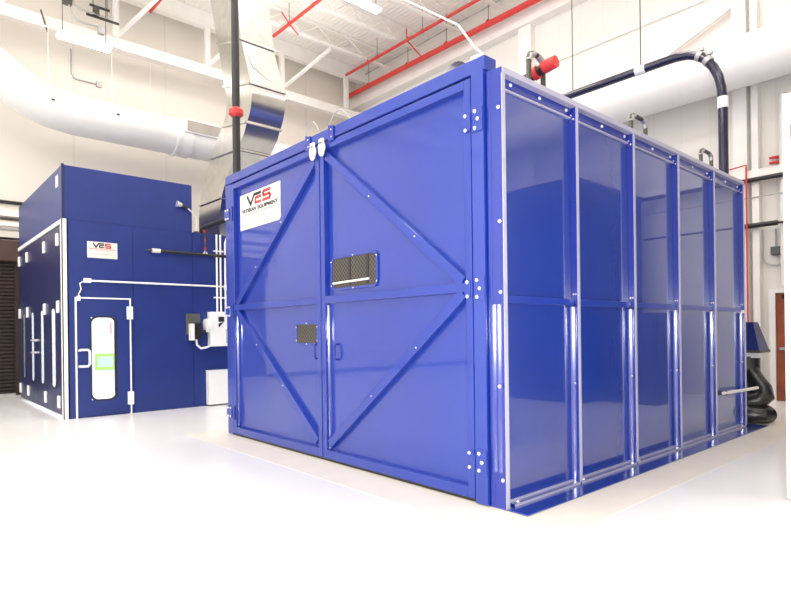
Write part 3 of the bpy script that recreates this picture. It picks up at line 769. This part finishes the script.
bL = [(-8.35, 5.73), (-8.6, 5.52), (-8.8, 5.35), (-9.0, 5.16), (-9.28, 4.72), (-9.51, 4.32), (-9.57, 4.06), (-9.58, BZ)]
mb = MB().strip_prism(bL, bR, 'y', 1.5, 2.22); mb.sm = [True]*len(mb.f)
part('lower_section', mb, 'galv', t)
def flange(a, b, nm='flange'):
    mbf = MB().bar((a[0], 1.485, a[1]), (b[0], 1.485, b[1]), .03, .05, (0,1,0))
    mbf.bar((b[0], 1.47, b[1]), (b[0], 2.25, b[1]), .05, .04); part(nm, mbf, 'galv', t)
flange((-8.5, 7.5), (-7.455, 7.2)); flange((-8.2, 6.5), (-7.065, 6.21)); flange((-8.35, 5.73), (-7.25, 5.52)); flange((-8.95, 5.2), (-7.66, 5.1))
flange((-9.52, 4.30), (-8.43, 4.28))
# tall black pipe rising from the enclosure roof
t = thing('black_riser', 'tall black pipe with a red coupling rising behind the top left of the enclosure', 'pipe', (-5.68, .5, 0))
BPX, BPY = -5.68, .5
part('pipe', MB().tube([(BPX, BPY, 0), (BPX, BPY, ZC-.01)], .062, 14), 'black', t)
part('coupling', MB().tube([(BPX, BPY, 4.92), (BPX, BPY, 4.96), (BPX, BPY, 5.03), (BPX, BPY, 5.07)], [.07, .115, .115, .07], 14), 'red', t)
part('bulb', MB().tube([(BPX-.11, BPY, 5.42), (BPX-.11, BPY, 5.50), (BPX-.05, BPY, 5.55)], .04, 8), 'white', t)
part('base_flange', MB().tube([(BPX, BPY, 0), (BPX, BPY, .03)], .13, 14), 'black', t)

# ------------------------------------------------------------------ sprinkler mains
def red_pipe(name, a, b, r, label, rods, drops=(), top=ZC):
    t = thing(name, label, 'sprinkler pipe', ((a[0]+b[0])/2, a[1], a[2]))
    part('pipe', MB().tube([a, b], r, 14), 'red', t)
    for x in rods:
        part('hanger_rod', MB().tube([(x, a[1], a[2]+r), (x, a[1], top)], .01, 6), 'dark_steel', t)
        part('clamp', MB().tube([(x-.02, a[1], a[2]), (x+.02, a[1], a[2])], r+.015, 14), 'red', t)
    for x, dy, dz in drops:
        part('branch', MB().tube([(x, a[1], a[2]), (x, a[1]+dy, a[2]+dz)], .02, 8), 'red', t)
    return t
red_pipe('sprinkler_main', (-13.9, 8.9, 10.03), (3, 8.9, 9.93), .085, 'thick red sprinkler main along the back wall, lower of the parallel red pipes', (-12.6, -10.6, -8.9, -7.3, -5.6), ())
red_pipe('sprinkler_branch', (-12.99, 8.2, 10.33), (2, 8.2, 10.30), .045, 'thin red sprinkler pipe running parallel above the thick red main', (-11.3, -9.2), ((-9.9, 0, .35), (-9.9, .65, -.33), (-11.8, 0, .12)))
red_pipe('sprinkler_branch', (-12.3, 5.0, 10.33), (-3, 5.0, 10.33), .045, 'thin red sprinkler pipe with a fitting just right of the galvanised duct', (-11.4,), ((-11.4, -.25, .25), (-11.4, .3, -.22)))
red_pipe('sprinkler_branch', (-13.25, 1.75, 10.3), (-12.1, 1.75, 10.3), .045, 'short red sprinkler pipe end beside the truss at the top left', (-12.4,), ())
single('ceiling_conduit', MB().tube([(-12.9, 9.0, 10.56), (0, 9.0, 10.56)], .022, 8), 'conduit', 'thin grey conduit under the roof between the two parallel red pipes', 'conduit')
# white air line falling to the enclosure roof
pA = [(-6.1, 4.2, 8.85), (-4.36, 3.0, 7.154), (-1.9, 1.6, 5.232), (-1.04, .9, 4.40), (-.72, .6, 4.14), (-.62, .6, 4.0), (-.60, .6, 3.55)]
AIR_PTS = pA
# ------------------------------------------------------------------ back wall services
t = thing('spiral_duct', 'fat round white duct running along the back wall under the roof', 'air duct', (-2, 8.7, 6.1))
part('round_section', MB().tube([(-8, 8.7, 6.59), (7, 8.7, 6.59)], .475, 32), 'duct_white', t)
for x in (-6.4, -4.2, -2.0, .2):
    part('seam_ring', MB().tube([(x-.015, 8.7, 6.59), (x+.015, 8.7, 6.59)], .48, 32), 'duct_white', t)
    part('wall_bracket', MB().box(x-.03, x+.03, 9.1, YB-.005, 6.5, 6.6), 'white_steel', t)
t = thing('navy_pipe', 'glossy navy pipe that arches over the back of the enclosure and drops down behind it', 'pipe', (-1.8, 6.3, 3.0))
hp = [(-4.6, 6.3, 6.02), (-1.45, 6.3, 6.025), (-1.2, 6.3, 6.02), (-1.0, 6.3, 5.985), (-.84, 6.3, 5.91), (-.72, 6.3, 5.80), (-.62, 6.3, 5.65), (-.545, 6.3, 5.47), (-.505, 6.3, 5.28), (-.49, 6.3, 5.0), (-.49, 6.3, 1.45)]
part('pipe', MB().tube(hp, .072, 16), 'navy_hose', t)
part('pipe_end', MB().tube([(-4.6, 6.3, 6.02), (-4.85, 6.3, 5.95), (-4.95, 6.3, 5.7), (-4.95, 6.3, 0)], .072, 14), 'navy_hose', t)
part('band', MB().tube([(-1.90, 6.3, 6.024), (-1.72, 6.3, 6.024)], .08, 16), 'white', t)
part('band', MB().tube([(-.492, 6.3, 5.13), (-.49, 6.3, 4.95)], .08, 16), 'white', t)
for a, b in (((-.86, 6.3, 5.925), (-.80, 6.3, 5.88)), ((-.73, 6.3, 5.82), (-.68, 6.3, 5.75))):
    c = part('clamp', MB().tube([a, b], .085, 16), 'conduit', t)
    part('clamp_screw', MB().box(a[0]-.0, a[0]+.10, 6.27, 6.33, a[2]+.06, a[2]+.11), 'conduit', c)
for x in (-3.15, -1.81):
    part('hanger', MB().tube([(x, 6.3, 6.09), (x, 6.3, ZC)], .01, 6), 'dark_steel', t)

t = thing('dust_hood', 'navy tapered hood on a black column standing behind the far corner of the enclosure', 'extractor', (-.12, 6.4, 0))
def frustum(cx, cy, z0, z1, a0, a1, sh=0):
    vs = [(cx-a0, cy-a0, z0), (cx+a0, cy-a0, z0), (cx+a0, cy+a0, z0), (cx-a0, cy+a0, z0), (cx-a1+sh, cy-a1, z1), (cx+a1+sh, cy-a1, z1), (cx+a1+sh, cy+a1, z1), (cx-a1+sh, cy+a1, z1)]
    return MB().add(vs, [(0,3,2,1), (4,5,6,7), (0,1,5,4), (1,2,6,5), (2,3,7,6), (3,0,4,7)])
part('hood', frustum(-.22, 6.4, 1.10, 1.53, .235, .12), 'navy_hood', t)
part('rim', MB().box(-.47, .03, 6.15, 6.65, 1.06, 1.10), 'dark_steel', t)
part('rim_band', MB().box(-.36, -.02, 6.24, 6.5, .98, 1.06), 'white', t)
part('column', MB().tube([(-.25, 6.4, 0), (-.25, 6.4, 1.0)], .205, 20), 'rubber', t)
part('flexible_hose', MB().tube([(-.25, 6.4, .98), (-.2, 6.36, .80), (-.08, 6.3, .62), (.03, 6.24, .50), (.07, 6.2, .41), (.0, 6.16, .34), (-.3, 6.12, .29), (-.9, 6.12, .27)], .135, 18), 'rubber', t)
part('flexible_hose', MB().tube([(-.9, 6.05, .13), (-.4, 6.02, .13), (-.08, 6.03, .132), (.06, 6.09, .134), (.10, 6.2, .136), (.03, 6.36, .136), (-.3, 6.5, .136)], .13, 18), 'rubber', t)

t = thing('red_standpipe', 'thin red pipe running across and down the back wall right of the enclosure', 'pipe', (-1.12, 9.4, 0))
part('pipe', MB().tube([(-2.2, 9.15, 4.58), (-1.035, 9.15, 4.69), (-1.035, 9.15, 4.6), (-1.035, 9.15, .05)], .018, 8), 'red', t)
part('foot', MB().box(-1.08, -.99, 9.11, 9.19, 0, .05), 'red', t)
for z, lab in ((4.80, 'upper of two short dark red pipes on the back wall by the white panel'), (4.70, 'lower of two short dark red pipes on the back wall by the white panel')):
    single('wall_pipe', MB().tube([(-.70, 9.42, z), (1.2, 9.42, z)], .028, 8).box(-.6, -.56, 9.42, 9.5, z-.02, z+.02), 'red', lab, 'pipe')
single('wall_beam', MB().box(-3.2, 3, 9.20, 9.3, 4.43, 4.58), 'white_steel', 'cream beam fixed level across the back wall right of the enclosure', 'beam')
single('wall_pipe', MB().tube([(-3, 9.22, 4.385), (3, 9.22, 4.385)], .04, 10), 'black', 'black pipe directly under the cream beam on the back wall', 'pipe')
single('wall_pipe', MB().tube([(-3, 9.22, 3.475), (-.52, 9.22, 3.475)], .05, 10).tube([(-.52, 9.22, 3.475), (3, 9.22, 3.475)], .022, 8), 'black', 'black pipe on the back wall between the cream beam and the brown door', 'pipe')
single('wall_pipe', MB().tube([(-3, 9.28, 4.05), (3, 9.28, 4.05)], .012, 8), 'conduit', 'hair thin grey pipe on the back wall below the cream beam', 'pipe')
t = thing('wall_conduit', 'thin grey looping conduit with a small grey box above the brown door', 'conduit', (-.6, 9.45, 2.7))
part('pipe', MB().tube([(-.62, 9.46, 3.4), (-.62, 9.46, 2.98)], .016, 8).tube([(-.85, 9.46, 3.4), (-.85, 9.46, 2.85), (-.80, 9.46, 2.73), (-.70, 9.46, 2.69), (.3, 9.46, 2.69)], .016, 8), 'conduit', t)
part('box', MB().box(-.70, -.54, 9.40, 9.5, 2.88, 3.04), 'grey', t, .006)
single('upright_pipe', MB().tube([(-.45, 9.36, 2.25), (-.45, 9.36, 6.0)], .07, 12), 'white_pvc', 'tan upright pipe on the back wall beside the white panel', 'pipe')

t = thing('white_panel', 'tall plain white panel standing at the right edge of the picture', 'panel', (2.0, 1.93, 0))
part('board', MB().box(1.43, 2.55, 1.9, 1.96, .02, 3.39), 'white', t, .004)
part('foot', MB().box(1.6, 2.5, 1.9, 1.96, 0, .02), 'white', t)
part('hook', MB().box(1.49, 1.51, 1.885, 1.9, 3.0, 3.12), 'grey', t)

t = thing('equipment_cabin', 'big blue cabin that shows only as a reflection in the nearest side panels', 'cabin', (5.5, 7.7, 0))
part('body', MB().box(3.0, 8.0, 6.3, 9.1, .04, 4.3), 'booth_blue', t, .01)
part('roof_trim', MB().box(2.97, 8.03, 6.27, 9.13, 4.3, 4.42), 'booth_navy', t)
part('plinth', MB().box(3.05, 7.95, 6.35, 9.05, 0, .04), 'black', t)
for x in (4.2, 5.5, 6.8):
    part('panel_joint', MB().box(x-.01, x+.01, 6.29, 6.3, .04, 4.3), 'booth_navy', t)
t = thing('equipment_locker', 'low blue locker that shows only as a reflection low in the second side panel', 'locker', (2.3, 7.4, 0))
part('body', MB().box(1.75, 2.9, 7.0, 7.8, .05, 1.75), 'booth_blue', t, .02)
part('plinth', MB().box(1.8, 2.85, 7.05, 7.75, 0, .05), 'black', t)
part('door', MB().box(1.8, 2.31, 6.985, 7.0, .12, 1.68), 'booth_navy', t)
part('door', MB().box(2.34, 2.85, 6.985, 7.0, .12, 1.68), 'booth_navy', t)

# white air line (real slack line from the roof to the enclosure)
single('air_line', MB().tube(AIR_PTS, .013, 10), 'white_pvc', 'cream pipe slanting down across the red pipes to the enclosure roof', 'pipe')

# ------------------------------------------------------------------ light
w = bpy.data.worlds.new('World'); scene.world = w; w.use_nodes = True
bg = w.node_tree.nodes['Background']; bg.inputs['Color'].default_value = (1.0, .985, .96, 1); bg.inputs['Strength'].default_value = 1.75
def area(name, loc, rot, sx, sy, power, col=(1, .96, .9)):
    l = bpy.data.lights.new(name, 'AREA'); l.shape = 'RECTANGLE'; l.size = sx; l.size_y = sy; l.energy = power; l.color = col
    o = bpy.data.objects.new(name, l); COL.objects.link(o); o.location = loc; o.rotation_euler = rot
    return o
for x in (-10.8, -6.3, -1.5, 3.5):
    for y in (-9, -3.5, 2.0, 6.3):
        p_ = 120 if y < 5 else 62
        if x > 3: p_ *= .6
        if x < -10: p_ *= .6
        area('bay_light', (x, y, 10.2), (0, 0, 0), 1.6, 1.2, p_)
# unseen upward fill added to brighten the roof deck
for x in (-10.8, -5.5, 0):
    for y in (-2, 4.5):
        area('roof_fill', (x, y, 8.6), (PI, 0, 0), 2.0, 2.0, 70 if x > -10 else 45)
# ceiling lamps inside the paint booth
area('cabin_light', (-10.6, 0, 3.3), (0, 0, 0), 3.2, 2.0, 110, (1, 1, 1))
area('cabin_light', (-10.6, 3.6, 3.3), (0, 0, 0), 3.2, 2.0, 110, (1, 1, 1))
# the photographer's lamp beside the camera
fl = area('photo_lamp', (3.45, -4.2, 1.5), (0, 0, 0), .5, .4, 225, (1, 1, 1))
fl.rotation_euler = (Vector((-1.6, .8, 1.4)) - fl.location).to_track_quat('-Z', 'Y').to_euler()

# ------------------------------------------------------------------ camera
cam = bpy.data.cameras.new('camera'); co = bpy.data.objects.new('camera', cam); COL.objects.link(co)
f_px, yaw, roll, sy = 572.6, -.8455, -.0126, 34.79
F = Vector((math.sin(yaw), math.cos(yaw), 0)); R0 = Vector((math.cos(yaw), -math.sin(yaw), 0)); U0 = R0.cross(F)
R_ = R0*math.cos(roll) + U0*math.sin(roll); U_ = U0*math.cos(roll) - R0*math.sin(roll)
mtx = Matrix((R_, U_, -F)).transposed().to_4x4(); mtx.translation = (2.8526, -3.709, 1.45)
co.matrix_world = mtx
cam.sensor_width = 36; cam.lens = f_px/791*36; cam.shift_y = sy/791; cam.clip_end = 200
scene.camera = co
vs_ = scene.view_settings
vs_.view_transform = 'Standard'; vs_.look = 'None'; vs_.gamma = 1; vs_.use_curve_mapping = False; vs_.exposure = .33
scene.cycles.max_bounces = 10; scene.cycles.diffuse_bounces = 6
